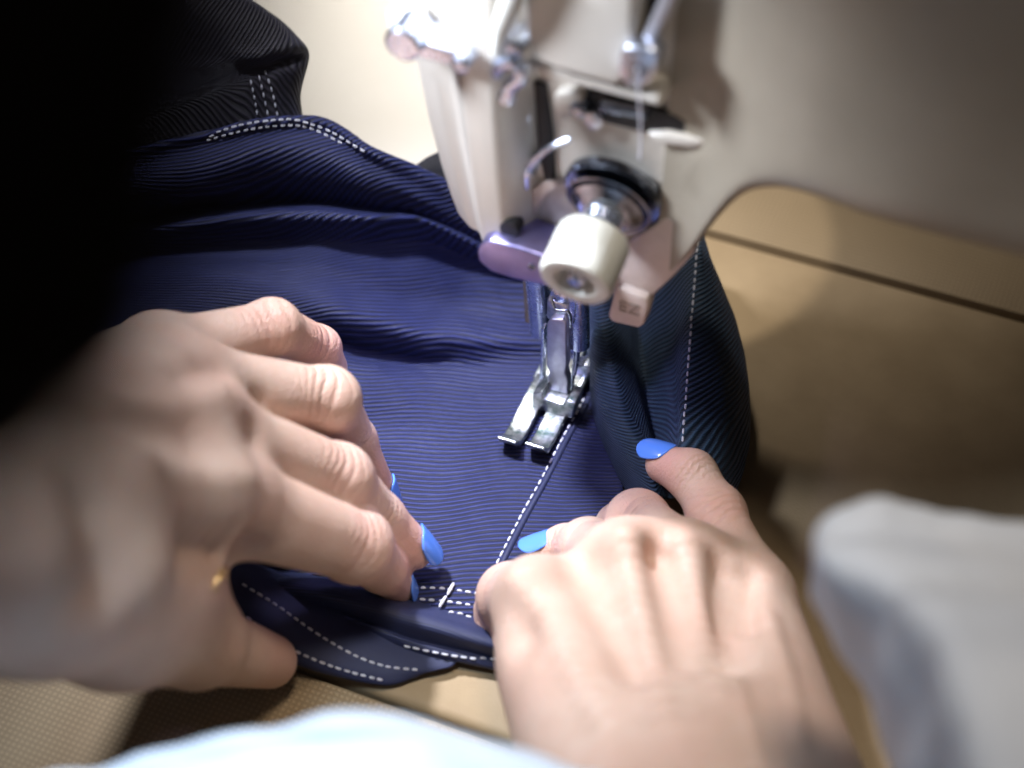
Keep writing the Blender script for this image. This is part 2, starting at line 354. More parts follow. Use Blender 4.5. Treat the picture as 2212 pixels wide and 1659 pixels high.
# arm: sections along x, rounded in the y-z plane
def arm():
    prof = [ony(x, y, -2.2) for x, y in ((1404, 648), (1440, 615), (1500, 545), (1540, 490), (1600, 428), (1680, 396), (1760, 388), (1900, 412), (2212, 486))]
    xs = np.array([p[0] for p in prof]+[16.0, 30.0]); zs = np.array([p[2] for p in prof]+[prof[-1][2]+0.15, prof[-1][2]+0.2])
    yf = np.interp(xs, [2.0, 3.0, 4.4, 6.0, 8, 30], [-1.95, -2.05, -2.7, -3.5, -3.7, -3.7]); rr = np.interp(xs, [2, 3.2, 4.5, 7], [0.12, 0.35, 0.8, 1.1])
    X = np.linspace(0, 1, 90)**1.3*(30-xs[0])+xs[0]
    zb = np.array(interp_row(np.stack([xs, zs, yf, rr], 1), X)); V = []; K = 8
    ring = 0
    for x, z0, y0, r in zip(X, *zb):
        sec = []
        for q in range(K+1):
            a = math.pi/2*q/K; sec.append((y0+r-r*math.sin(a), z0+r-r*math.cos(a)))           # front lower rounding: from bottom to front
        for zz in np.linspace(z0+r+0.3, 19, 10): sec.append((y0-0.006*(zz-z0-r)**2*min(1, max(0, (x-4.0)/3.0)), zz))
        sec += [(3.4, 19.3), (4.0, 18.0), (4.0, z0+0.9), (3.3, z0)]
        ring = len(sec); V += [(x, a, b) for a, b in sec]
    n = len(X); f = [(j*ring+i, j*ring+(i+1) % ring, (j+1)*ring+(i+1) % ring, (j+1)*ring+i) for j in range(n-1) for i in range(ring)]
    f.append(tuple(range(ring))); f.append(tuple((n-1)*ring+i for i in range(ring))[::-1])
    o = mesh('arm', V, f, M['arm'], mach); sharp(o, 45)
arm()
# head core behind everything
hp = [(1000, 20), (1010, 300), (1030, 480), (1060, 530), (1180, 575), (1310, 640), (1404, 648), (1500, 545), (1545, 440), (1530, 300), (1470, 20)]
front = [ony(x, y, -1.9) for x, y in hp]; front[0] = np.array([front[0][0], -1.9, 18.5]); front[-1] = np.array([front[-1][0]+0.3, -1.9, 18.5])
prism('head', front, (0, 5.3, 0), M['cream'], mach, 0.14, 4)
# faceted end cover at the left of the head
def end_cover():
    zt = [19.0, 14.0, 11.8, 10.6, 9.4, 8.2, 7.5, 7.2, 7.05]
    lf = [ony(x, y, -1.6) for x, y in ((850, 20), (872, 120), (890, 200), (915, 300), (950, 400), (985, 480), (1005, 515), (1030, 535))]
    lx = np.interp(zt, [p[2] for p in lf[::-1]], [p[0] for p in lf[::-1]])
    V = []; 
    for z, x0 in zip(zt, lx):
        w = max(0.25, (0.05-x0)*0.93)
        plan = [(x0+0.35, 3.2), (x0, 2.2), (x0, -0.9), (x0+0.12*w, -1.75), (x0+0.30*w, -2.05), (x0+0.42*w, -2.12), (x0+0.56*w, -2.55), (x0+0.78*w, -2.62), (x0+0.9*w, -2.3), (x0+w, -1.85), (x0+w, 3.2)]
        V += [(a, b, z) for a, b in plan]
    k_ = 11; f = [(j*k_+i, j*k_+(i+1) % k_, (j+1)*k_+(i+1) % k_, (j+1)*k_+i) for j in range(len(zt)-1) for i in range(k_)]
    f.append(tuple(range(k_))[::-1]); f.append(tuple((len(zt)-1)*k_+i for i in range(k_)))
    o = mesh('end_cover', V, f, M['cream'], mach)
    bm = bmesh.new(); bm.from_mesh(o.data); bmesh.ops.recalc_face_normals(bm, faces=bm.faces)
    es = [e for e in bm.edges if len(e.link_faces) == 2 and e.calc_face_angle(0) > math.radians(18)]
    bmesh.ops.bevel(bm, geom=es, offset=0.10*S, segments=3, affect='EDGES', profile=0.5, clamp_overlap=True); bm.to_mesh(o.data); bm.free()
    o.data.polygons.foreach_set('use_smooth', [True]*len(o.data.polygons)); sharp(o, 40)
end_cover()
# upper middle cover block
pxprism('front_cover', [(1128, -60), (1132, 60), (1150, 130), (1200, 152), (1330, 188), (1352, 170), (1366, 90), (1372, -60)], -2.75, 1.2, M['cream'], mach, 0.12, 4)
pxprism('cover_lip', [(1140, 128), (1200, 150), (1330, 190), (1420, 215), (1428, 232), (1330, 206), (1200, 170), (1140, 145)], -2.6, 0.9, M['cream'], mach, 0.05, 3)
# dark slots
pxprism('take_up_slot', [(1374, -60), (1366, 95), (1384, 112), (1408, 100), (1445, -60)], -2.02, 0.3, M['black'], mach, 0.03)
pxprism('needle_bar_slot', [(1152, 176), (1178, 188), (1192, 290), (1196, 396), (1180, 410), (1164, 330)], -2.0, 0.3, M['black'], mach, 0.02)
pxprism('check_slot', [(1236, 200), (1300, 198), (1380, 222), (1460, 252), (1530, 286), (1520, 300), (1420, 292), (1330, 272), (1245, 250)], -2.03, 0.3, M['black'], mach, 0.03)
pxprism('slot_lip', [(1395, 290), (1440, 288), (1500, 300), (1530, 306), (1500, 322), (1420, 312)], -2.15, 0.3, M['cream'], mach, 0.06)
pxprism('slot_rim', [(1196, 205), (1240, 196), (1262, 214), (1242, 248), (1214, 262), (1194, 240)], -2.2, 0.3, M['cream'], mach, 0.07)
def rod(name, a, b, r, m, n=20, parent=None): return tube(name, [a, b], r, m, parent or mach, n)
# take-up lever
rod('take_up_lever', ony(1392, 112, -2.6), ony(1500, -120, -2.3), 0.16, M['satin'])
lv = pxprism('lever_eye', [(1340, 110), (1352, 100), (1400, 104), (1424, 116), (1420, 150), (1402, 180), (1380, 192), (1352, 186), (1332, 160)], -3.0, 0.42, M['chrome'], mach, 0.13, 4)
lathe('thread_hole', ony(1376, 150, -3.03), (0, 1, 0), [(0.07, 0), (0.07, 0.1)], M['black'], lv, 12)
# left thread guide bracket with screws
pxprism('thread_guide_bar', [(868, 78), (1006, 120), (1004, 150), (872, 118)], -2.95, 0.7, M['chrome'], mach, 0.06)
lathe('guide_screw', ony(868, 100, -3.2), (0, 1, 0), [(0.30, 0), (0.36, 0.05), (0.36, 0.7), (0.2, 0.75)], M['chrome'], mach, 24)
lathe('guide_screw', ony(994, 142, -3.1), (0, 1, 0), [(0.1, -0.05), (0.17, 0.0), (0.17, 0.4)], M['chrome'], mach, 20)
lathe('guide_knob', ony(882, 62, -2.4), (0, 0, 1), [(0.30, 0), (0.36, 0.08), (0.36, 0.36), (0.24, 0.44)], M['white_plastic'], mach, 28)
# bright lever strip and hook beside it
tube('thread_lever', [ony(1072, 118, -2.9), ony(1082, 60, -2.95), ony(1106, 0, -3.0), ony(1140, -80, -3.0)], [0.10, 0.17, 0.22, 0.22], M['white_plastic'], mach, 16)
lathe('hook_screw', ony(1106, 108, -2.9), (0, 1, 0), [(0.12, -0.04), (0.19, 0.02), (0.19, 0.6)], M['chrome'], mach, 24)
tube('thread_hook', [ony(1076, 158, -2.75), ony(1082, 138, -2.9), ony(1106, 130, -2.95), ony(1128, 146, -2.9), ony(1124, 170, -2.85), ony(1104, 182, -2.8), ony(1094, 214, -2.75)], [0.12, 0.14, 0.15, 0.16, 0.15, 0.14, 0.17], M['chrome'], mach, 14)
# pieces seen inside the slot
lathe('slot_screw', ony(1248, 240, -2.25), (0, 1, 0), [(0.1, -0.05), (0.17, 0), (0.17, 0.4)], M['chrome'], mach, 20)
rod('slot_pin', ony(1300, 226, -2.12), ony(1400, 246, -2.1), 0.13, M['dark_steel'])
lathe('slot_button', ony(1282, 262, -2.2), (0, 1, 0), [(0.1, -0.03), (0.18, 0), (0.18, 0.4)], M['satin'], mach, 20)
# tension dial on the front, axis towards the operator
ten = ony(1326, 418, -1.95); ax = (0, -0.965, -0.26)
lathe('tension_base', ten, ax, [(1.02, -0.1), (1.02, 0.05), (0.97, 0.12), (0.88, 0.12), (0.84, 0.08), (0.3, 0.08)], M['dark_steel'], mach, 56)
lathe('tension_disc', ten, ax, [(0.25, 0.17), (0.78, 0.2), (0.88, 0.32), (0.85, 0.34), (0.7, 0.27), (0.4, 0.3), (0.25, 0.3)], M['dark_steel'], mach, 56)
lathe('tension_disc', ten, ax, [(0.25, 0.46), (0.4, 0.46), (0.62, 0.42), (0.72, 0.36), (0.75, 0.38), (0.58, 0.5), (0.46, 0.62), (0.25, 0.66)], M['dark_steel'], mach, 56)
def coil():
    pts = []
    for i in range(130):
        t = i/129; a = 2*math.pi*2.2*t; r = 0.42-0.12*t; q_ = 0.62+0.22*t; pts.append(ten+np.array([r*math.cos(a), -q_*0.965-0.26*r*math.sin(a), -q_*0.26+0.965*r*math.sin(a)]))
    tube('tension_spring', pts, 0.055, M['chrome'], mach, 8)
coil()
lathe('tension_post', ten, ax, [(0.20, 0.2), (0.20, 1.0), (0.17, 1.1), (0.17, 2.1), (0.12, 2.18)], M['chrome'], mach, 24)
lathe('spring_cap', ten, ax, [(0.2, 0.84), (0.36, 0.84), (0.42, 0.90), (0.38, 0.97), (0.2, 0.97)], M['chrome'], mach, 32)
kn = lathe('tension_knob', ten, ax, [(0.2, 0.98), (0.58, 0.98), (0.70, 1.06), (0.73, 1.16), (0.73, 2.08), (0.69, 2.18), (0.60, 2.2), (0.44, 2.18), (0.40, 2.08), (0.34, 1.63), (0.17, 1.63)], M['white_plastic'], mach, 72, 50, (3, 4))
lathe('post_end', ten, ax, [(0.30, 1.7), (0.22, 1.82), (0.16, 2.14), (0.1, 2.17)], M['chrome'], kn, 20)
# check spring wire and left wing of the dial
tube('check_spring', smooth_path([ony(1138, 405, -2.3), ony(1140, 372, -2.5), ony(1156, 345, -2.6), ony(1190, 318, -2.6), ony(1230, 300, -2.5)], 24), 0.06, M['chrome'], mach, 10)
lathe('spring_stop', ony(1143, 372, -2.5), (0, 1, 0), [(0.06, -0.1), (0.11, 0), (0.11, 0.5)], M['chrome'], mach, 16)
pxprism('spring_plate', [(1140, 415), (1176, 392), (1204, 392), (1214, 400), (1180, 420), (1150, 470)], -2.05, 0.2, M['tab'], mach, 0.03)
# lower face plate and printed tab
pxprism('lower_plate', [(1330, 540), (1440, 470), (1500, 500), (1502, 545), (1452, 600), (1398, 650), (1322, 626)], -2.02, 0.35, M['tab'], mach, 0.05)
tabo = pxprism('threading_tab', [(1326, 632), (1340, 622), (1398, 646), (1402, 660), (1390, 702), (1380, 710), (1320, 696), (1313, 684)], -2.2, 0.45, M['tab'], mach, 0.07, 4)
tc = bpy.data.curves.new('print', 'FONT'); tc.body = 'EZ'; tc.size = 0.42*S; tc.align_x = 'CENTER'; tc.align_y = 'CENTER'; tc.extrude = 0.01*S
to = bpy.data.objects.new('printed_letters', tc); COL.objects.link(to); tc.materials.append(M['ink']); to.parent = tabo
dg = bpy.context.evaluated_depsgraph_get(); tm = bpy.data.meshes.new_from_object(to.evaluated_get(dg)); bpy.data.objects.remove(to)
to = bpy.data.objects.new('printed_letters', tm); COL.objects.link(to); to.parent = tabo
to.location = Vector(ony(1358, 667, -2.215))*S; to.rotation_euler = (math.radians(90), 0, 0)
# polished finger plate under the head
fp = pxprism('finger_plate', [(1034, 566), (1030, 545), (1038, 526), (1058, 519), (1120, 535), (1190, 560), (1260, 600), (1262, 632), (1190, 622), (1110, 604), (1060, 588)], -2.9, 1.0, M['violet_reflect_chrome'], mach, 0.07, 4)
lathe('plate_screw', ony(1148, 577, -2.92), (0, 1, 0), [(0.05, -0.02), (0.085, 0), (0.085, 0.1)], M['dark_steel'], fp, 16)
lathe('bar_opening', ony(1100, 496, -2.60), (0, 1, 0), [(0.14, -0.03), (0.2, -0.02), (0.2, 0.3)], M['black'], mach, 28)
# bars coming down from the head
def at0(x, y, Y=0.0): return ony(x, y, Y)
tube('presser_bar', [at0(1172, 715, 0.7), at0(1166, 640, 0.7), at0(1150, 480, 0.7)], 0.30, M['chrome'], mach, 28)
tube('needle_bar', [at0(1252, 745, 0.0), at0(1250, 640, 0.0), at0(1246, 480, 0.0)], 0.24, M['chrome'], mach, 28)
tube('bar_sleeve', [at0(1146, 690, 0.9), at0(1144, 640, 0.9), at0(1136, 500, 0.9)], 0.14, M['gold'], mach, 16)
box('needle_clamp', at0(1212, 660, 0.1), (0.55, 0.5, 0.7), M['steel'], mach, 0.1)
lathe('clamp_screw', at0(1206, 640, -0.35), (0, 1, 0), [(0.1, -0.05), (0.19, 0), (0.19, 0.6)], M['chrome'], mach, 20)
tube('clamp_wire', smooth_path([at0(1190, 640, -0.4), at0(1200, 668, -0.5), at0(1226, 672, -0.5), at0(1232, 690, -0.4), at0(1232, 705, -0.3)], 20), 0.04, M['steel'], mach, 8)
tube('needle', [at0(1249, 740, 0.0), at0(1243, 790, 0), (0.0, 0.02, 1.1), (0.0, 0.02, 0.1)], [0.09, 0.07, 0.05, 0.03], M['chrome'], mach, 10)
# presser foot
ft = empty('presser_foot', (0, 0, 0.3), '', 'x'); del ft['label']; del ft['category']; ft.parent = mach; ft.matrix_parent_inverse = mach.matrix_world.inverted()
foot = ft
def foot_parts():
    # shank: flat bar seen from the front
    px = [(1181, 700), (1190, 690), (1216, 690), (1223, 698), (1225, 790), (1221, 806), (1226, 822), (1224, 855), (1219, 872), (1176, 860), (1182, 820), (1186, 806), (1180, 790)]
    prism('shank', [ony(x, y, -0.35) for x, y in px], (0, 0.28, 0), M['satin'], ft, 0.05, 3)
    pxprism('shank_edge', [(1168, 710), (1176, 708), (1174, 850), (1164, 862)], 0.05, 0.2, M['chrome'], ft, 0.03)
    tube('hinge_pin', [ony(1160, 862, -0.45), ony(1238, 884, -0.45)], 0.12, M['chrome'], ft, 16)
    pxprism('hinge_block', [(1150, 850), (1172, 846), (1172, 862), (1218, 876), (1222, 866), (1244, 872), (1236, 906), (1148, 882)], -0.72, 0.55, M['steel'], ft, 0.05)
    # two toes: side profile (y,z) swept in x
    def toe(xc, wid, ln, nm):
        prof = []
        top = [(0.35, 0.62), (-0.5, 0.62), (-1.0, 0.56), (-1.4, 0.52), (-1.75, 0.58), (-ln, 0.78), (-ln-0.08, 0.88)]
        bot = [(-ln-0.16, 0.84), (-ln-0.06, 0.66), (-1.8, 0.42), (-1.45, 0.37), (-0.6, 0.36), (0.35, 0.36)]
        prism(nm, [(xc-wid/2, y, z) for y, z in top+bot], (wid, 0, 0), M['steel'], ft, 0.035, 3)
    toe(-0.80, 0.48, 2.00, 'toe'); toe(-0.13, 0.50, 1.92, 'toe')
    box('sole', (-0.47, 0.7, 0.47), (1.26, 0.95, 0.24), M['steel'], ft, 0.05)
    box('sole_rail', (0.06, 1.1, 0.50), (0.12, 1.8, 0.2), M['chrome'], ft, 0.03)
    box('sole_rail', (-0.30, 1.0, 0.50), (0.12, 1.6, 0.2), M['steel'], ft, 0.03)
    pxprism('guide_bracket', [(1232, 792), (1262, 790), (1278, 797), (1276, 828), (1254, 826), (1252, 812), (1234, 806)], 0.75, 0.4, M['chrome'], ft, 0.05)
foot_parts()
# needle thread
def thread_obj():
    o = tube('upper_thread', smooth_path([ony(1376, 150, -3.12), ony(1382, 230, -2.95), ony(1384, 300, -2.6), ony(1382, 345, -2.5)], 20), 0.022, M['thread'], None, 8)
    tag(o, 'thin white thread hanging from the chrome take-up lever to the tension dial', 'thread')
thread_obj()

# ------------------------------------------------------------------ the garment
gar = empty('garment', (-3, 0, 0.2), 'navy ribbed twill garment with white topstitching under the presser foot', 'garment')
XS = np.linspace(120, 1345, 150); AX = [200, 450, 600, 700, 800, 900, 1000, 1150, 1330]
def row(ys, zs): 
    y, z = interp_row(list(zip(AX, ys, zs)), XS); return np.array([onz(a, b, c) for a, b, c in zip(XS, y, z)])
r1 = row([350, 290, 262, 266, 329, 372, 425, 520, 600], [5.5, 5.2, 5.05, 4.9, 4.4, 3.7, 2.9, 1.7, 1.0])
rows = [r1+np.array([0.3, 1.9, -4.2]), r1+np.array([0.1, 0.9, -1.2]), r1+np.array([0, 0.28, -0.12]), r1,
 row([378, 312, 282, 288, 352, 398, 452, 545, 620], [5.25, 4.95, 4.8, 4.65, 4.1, 3.4, 2.6, 1.5, .9]),
 row([425, 360, 328, 338, 385, 426, 476, 565, 640], [5.0, 4.7, 4.55, 4.4, 3.85, 3.15, 2.3, 1.3, .7]),
 row([465, 415, 388, 392, 422, 450, 495, 580, 650], [4.4, 4.0, 3.75, 3.75, 3.35, 2.75, 2.0, 1.05, .6]),
 row([488, 452, 440, 440, 452, 462, 505, 590, 660], [3.6, 3.05, 2.75, 2.85, 2.75, 2.45, 1.8, .9, .5]),
 row([505, 476, 462, 464, 470, 472, 515, 600, 668], [3.75, 3.4, 3.25, 3.2, 3.0, 2.65, 1.95, .8, .45]),
 row([530, 503, 492, 494, 497, 497, 532, 612, 680], [3.5, 3.0, 2.8, 2.75, 2.5, 2.2, 1.5, 0.6, 0.4]),
 row([555, 532, 525, 527, 530, 532, 555, 628, 690], [3.15, 2.55, 2.3, 2.3, 1.95, 1.6, 1.0, 0.45, 0.35]),
 row([575, 555, 558, 570, 585, 596, 612, 655, 705], [3.0, 2.48, 2.2, 2.12, 1.75, 1.3, 0.75, 0.35, 0.3]),
 row([600, 576, 592, 612, 634, 652, 668, 690, 730], [2.95, 2.42, 2.12, 1.98, 1.55, 1.0, 0.58, 0.3, 0.3]),
 row([632, 602, 630, 660, 688, 710, 726, 735, 760], [2.85, 2.38, 2.12, 2.0, 1.62, 1.18, 0.88, 0.6, 0.32]),
 row([680, 640, 672, 702, 730, 750, 758, 765, 790], [2.6, 2.15, 1.8, 1.55, 1.12, 0.78, 0.58, 0.4, 0.3]),
 row([740, 690, 712, 738, 765, 782, 790, 795, 815], [2.3, 1.8, 1.3, 0.95, 0.5, 0.27, 0.24, 0.26, 0.3]),
 row([800, 760, 770, 790, 815, 825, 830, 835, 850], [1.9, 1.5, 1.1, .95, .75, .5, .36, .3, .3]),
 row([860, 830, 832, 842, 860, 868, 868, 868, 880], [1.6, 1.3, 1.0, .85, .7, .5, .36, .3, .3]),
 row([930, 900, 900, 908, 920, 925, 928, 925, 930], [1.5, 1.15, .85, .75, .52, .40, .34, .3, .3]),
 row([1000, 980, 975, 975, 985, 985, 985, 985, 990], [1.4, 1.1, .9, .8, .66, .45, .35, .3, .3]),
 row([1120, 1100, 1095, 1095, 1095, 1095, 1095, 1095, 1100], [1.2, 1.0, .8, .7, .55, .42, .35, .3, .3]),
 row([1200, 1190, 1190, 1190, 1195, 1195, 1200, 1200, 1205], [1.0, .9, .8, .7, .55, .45, .4, .35, .35]),
 row([1232, 1228, 1232, 1242, 1256, 1272, 1290, 1310, 1330], [.95, .85, .8, .7, .6, .5, .45, .4, .4]),
 row([1250, 1250, 1256, 1280, 1300, 1326, 1356, 1386, 1410], [.75, .65, .6, .5, .42, .34, .28, .24, .24])]
def rib_main(u, v, P):
    # planar unwrap of the cloth: a runs along the ribs, b across them; the grain turns diagonal towards the back
    t_ = math.radians(56); u2 = np.array([-math.sin(PSI)*math.sin(t_), math.cos(PSI)*math.sin(t_), math.cos(t_)])
    a = P@rt; b = P@u2; sm = lambda x: np.clip(x, 0, 1)**2*(3-2*np.clip(x, 0, 1))
    f = 0.40*sm((b-0.8)/5.0)+0.07*sm((0.2-b)/4.0)-0.05
    return 0.93*b-f*(a+4.5)+0.10*np.sin(a*0.9+b*0.5)+0.05*np.sin(a*2.1-b*0.8)
main, bvm, Pm = sheet('front_panel', rows, M['navy'], gar, 7, rib_main, 0.07, 0.035, 4)
# side panel, folded over to the right
YS = np.linspace(470, 1075, 94); AY = [500, 600, 700, 800, 900, 1000, 1075]
def colm(xs, zs):
    x, z = interp_row(list(zip(AY, xs, zs)), YS); return np.array([onz(a, b, c) for a, b, c in zip(x, YS, z)])
c8 = colm([1512, 1548, 1588, 1611, 1617, 1606, 1580], [2.7, 2.3, 1.8, 1.4, 1.1, .9, .8])
cols = [colm([1240, 1256, 1268, 1272, 1286, 1325, 1362], [.34]*7),
 colm([1246, 1262, 1274, 1279, 1296, 1342, 1380], [1.0, 1.0, 1.0, .95, .9, .8, .75]),
 colm([1256, 1272, 1285, 1293, 1315, 1366, 1402], [1.75, 1.75, 1.7, 1.6, 1.5, 1.3, 1.15]),
 colm([1280, 1300, 1314, 1326, 1350, 1394, 1420], [2.05, 2.0, 1.9, 1.8, 1.7, 1.5, 1.3]),
 colm([1305, 1332, 1352, 1366, 1388, 1418, 1436], [1.6, 1.5, 1.45, 1.4, 1.35, 1.3, 1.2]),
 colm([1325, 1352, 1376, 1390, 1404, 1430, 1446], [1.15, 1.0, .95, .95, 1.0, 1.1, 1.15]),
 colm([1380, 1400, 1418, 1430, 1442, 1452, 1462], [1.8, 1.65, 1.5, 1.4, 1.35, 1.4, 1.4]),
 colm([1440, 1452, 1460, 1462, 1464, 1466, 1470], [2.6, 2.35, 2.1, 1.95, 1.8, 1.75, 1.7]),
 colm([1506, 1502, 1494, 1486, 1479, 1475, 1474], [2.95, 2.75, 2.55, 2.35, 2.2, 2.05, 2.0]),
 colm([1511, 1528, 1548, 1560, 1562, 1550, 1535], [2.9, 2.65, 2.4, 2.1, 1.9, 1.7, 1.6]), c8,
 c8+np.array([-0.25, 0.35, -0.45]), c8*np.array([1, 1, 0])+np.array([-0.9, 0.5, 0.12])]
def rib_side(u, v, P): return u+0.72*np.clip(v-2.2, 0, 99)-0.08*v
side, bvs, Ps = sheet('side_panel', cols, M['navy_lifted'], gar, 8, rib_side, 0.07, 0.03, 9)
# upper piece standing behind the hump
SIL = [(-60, 455), (0, 535), (40, 596), (80, 636), (108, 659), (140, 659), (170, 652), (205, 645), (260, 650), (320, 665)]
YC = np.linspace(-60, 320, 80); xs_, = interp_row([(a, b) for a, b in SIL], YC)
def ccol(s, dd, wrap=0):
    out = []
    for y, x in zip(YC, xs_):
        xl = 60; px = xl+(x-xl)*s; crease = math.exp(-((y-(150-(px-540)*0.3))/16.0)**2)*max(0, min(1, (px-470)/60))
        d = 43.2+0.0045*(y-100)+dd+0.30*crease-0.12*math.exp(-((y-(126-(px-540)*0.3))/14.0)**2)*max(0, min(1, (px-470)/60)); out.append(ond(px-wrap, y, d))
    return np.array(out)
crow = [ccol(0.0, 0.8), ccol(0.25, 0.2), ccol(0.5, -0.25), ccol(0.7, -0.3), ccol(0.82, -0.1), ccol(0.90, 0.12), ccol(0.955, 0.35), ccol(0.985, 0.62), ccol(1.0, 1.0), ccol(0.99, 1.5), ccol(0.9, 2.2)]
def rib_up(u, v, P):
    pr = proj(P.reshape(-1, 3)); py = pr[:, 1].reshape(u.shape)-(146-(pr[:, 0].reshape(u.shape)-540)*0.3); vc = v[int(len(v)*0.62)].mean(); return 0.5*u-0.75*(v-vc)*np.tanh(py/22.0)
upper, bvu, Pu = sheet('rear_panel', crow, M['navy_shaded'], gar, 6, rib_up, 0.07, 0.03, 12)
# piece of cloth behind the head (small triangle right of the hump)
tri = []
for k_, (zz, off) in enumerate(((0.3, 0.8), (1.6, 0.5), (2.5, 0.1), (2.7, -0.1), (2.2, -0.5), (1.0, -0.9))):
    line = smooth_path([(840, 372), (878, 352), (905, 334), (930, 318), (980, 300), (1040, 300)], 30)
    tri.append([onz(x, y, 3.4)+np.array([0, off, zz-3.0]) for x, y in line])
sheet('back_fold', tri, M['navy_shaded'], gar, 5, lambda u, v, P: v*0.9+0.5*u, 0.07, 0.0, 3)
# rolled hem
XH = np.linspace(470, 1130, 90)
def hrow(pts): 
    y, z = interp_row(pts, XH); return np.array([onz(a, b, c) for a, b, c in zip(XH, y, z)])
h1 = hrow([(470, 1225, .9), (600, 1238, .9), (740, 1264, .75), (890, 1306, .62), (1000, 1340, .5), (1130, 1385, .45)])
hem_rows = [h1+np.array([0, .35, -.25]), h1,
 hrow([(470, 1240, 1.15), (600, 1252, 1.15), (740, 1278, 1.05), (890, 1322, .95), (1000, 1356, .85), (1130, 1400, .75)]),
 hrow([(470, 1262, 1.1), (600, 1272, 1.1), (740, 1298, 1.05), (890, 1346, .95), (1000, 1378, .85), (1130, 1416, .7)]),
 hrow([(470, 1278, .8), (600, 1290, .8), (740, 1318, .72), (890, 1372, .6), (1000, 1400, .5), (1130, 1430, .42)]),
 hrow([(470, 1283, .72), (600, 1296, .72), (740, 1324, .62), (890, 1380, .5), (1000, 1407, .42), (1130, 1436, .35)]),
 hrow([(470, 1290, .75), (600, 1303, .75), (740, 1332, .65), (890, 1390, .52), (1000, 1416, .44), (1130, 1444, .36)]),
 hrow([(470, 1300, .5), (600, 1313, .5), (740, 1344, .4), (890, 1404, .3), (1000, 1430, .24), (1130, 1456, .2)])]
hem_rows.append(hem_rows[-1]+np.array([0, .6, -.12]))
hem, bvh, _ = sheet('rolled_hem', hem_rows, M['navy_plain'], gar, 6, None, 0.06, 0.02, 5)
# lower hem band under it
XF = np.linspace(0, 1, 80)
def frow(pts): return np.array([onz(*p) for p in catmull(pts, XF*(len(pts)-1))])
fl = [frow([(455, 1200, 1.6), (540, 1215, 1.4), (660, 1260, .9), (800, 1330, .5), (900, 1390, .35), (990, 1425, .25)]),
 frow([(455, 1225, 1.7), (540, 1255, 1.5), (660, 1315, .9), (790, 1385, .55), (890, 1425, .35), (975, 1440, .25)]),
 frow([(458, 1245, 1.75), (535, 1290, 1.5), (650, 1365, .9), (770, 1420, .5), (870, 1444, .35), (945, 1447, .25)]),
 frow([(462, 1262, 1.7), (530, 1325, 1.35), (640, 1402, .8), (750, 1444, .45), (850, 1460, .3), (922, 1452, .22)]),
 frow([(468, 1280, 1.5), (530, 1358, 1.1), (630, 1424, .6), (740, 1460, .3), (838, 1477, .2), (905, 1458, .18)]),
 frow([(472, 1286, 1.2), (532, 1362, .8), (632, 1428, .35), (740, 1462, .1), (838, 1478, .09), (905, 1460, .09)])]
flap, bvf, _ = sheet('lower_hem', fl, M['navy_plain'], gar, 6, None, 0.06, 0.02, 6)
# stitching
seam = [(1262, 860), (1245, 895), (1228, 925), (1205, 968), (1170, 1036), (1130, 1108), (1100, 1165), (1072, 1222)]
stitches(bvm, seam, 24, main, 0.78, 0.054)
# raised lap beside the seam
lapP = smooth_path([(x+9, y+1) for x, y in seam], 40); lap = [Vector(hit(bvm, *p)[0])+Vector((0.02, 0, 0.02)) for p in lapP]
tube('seam_lap', lap, 0.075, M['navy_plain'], main, 8)
stitches(bvs, [(1507, 520), (1502, 600), (1494, 700), (1486, 800), (1479, 900), (1475, 960)], 26, side, 0.7, 0.054)
stitches(bvm, [(445, 295), (500, 276), (560, 264), (620, 259), (660, 263), (720, 285), (790, 327)], 21, main, 0.72, 0.058)
stitches(bvm, [(440, 303), (500, 285), (560, 273), (620, 268), (655, 272), (700, 292), (740, 312)], 19, main, 0.72, 0.058)
stitches(bvu, [(538, 168), (546, 205), (554, 250)], 5, upper, 0.6, 0.048)
stitches(bvu, [(556, 160), (566, 200), (577, 252)], 5, upper, 0.6, 0.048)
stitches(bvu, [(570, 152), (585, 195), (598, 254)], 6, upper, 0.6, 0.048)
stitches([bvm, bvh], [(885, 1272), (930, 1272), (980, 1276), (1040, 1286)], 8, main, 0.66, 0.062)
stitches([bvm, bvh], [(885, 1294), (930, 1297), (980, 1303), (1040, 1312)], 8, hem, 0.66, 0.062)
stitches([bvm, bvh], [(966, 1325), (1000, 1330), (1040, 1340)], 4, hem, 0.7, 0.062)
a_, n_ = hit([bvm, bvh], 981, 1264); b_, _ = hit([bvm, bvh], 966, 1292); c_, n2 = hit([bvm, bvh], 950, 1318); put_stitch(a_, b_, n_, main, 0.08, 0.1); put_stitch(b_, c_, n2, hem, 0.08, 0.1)
stitches(bvh, [(870, 1392), (920, 1404), (990, 1417), (1075, 1428)], 10, hem, 0.72, 0.058)
stitches(bvf, [(520, 1262), (600, 1312), (680, 1368), (760, 1414), (830, 1440), (905, 1448)], 23, flap, 0.72, 0.054)
stitches(bvf, [(530, 1330), (600, 1385), (680, 1425), (760, 1452), (830, 1470)], 18, flap, 0.72, 0.054)

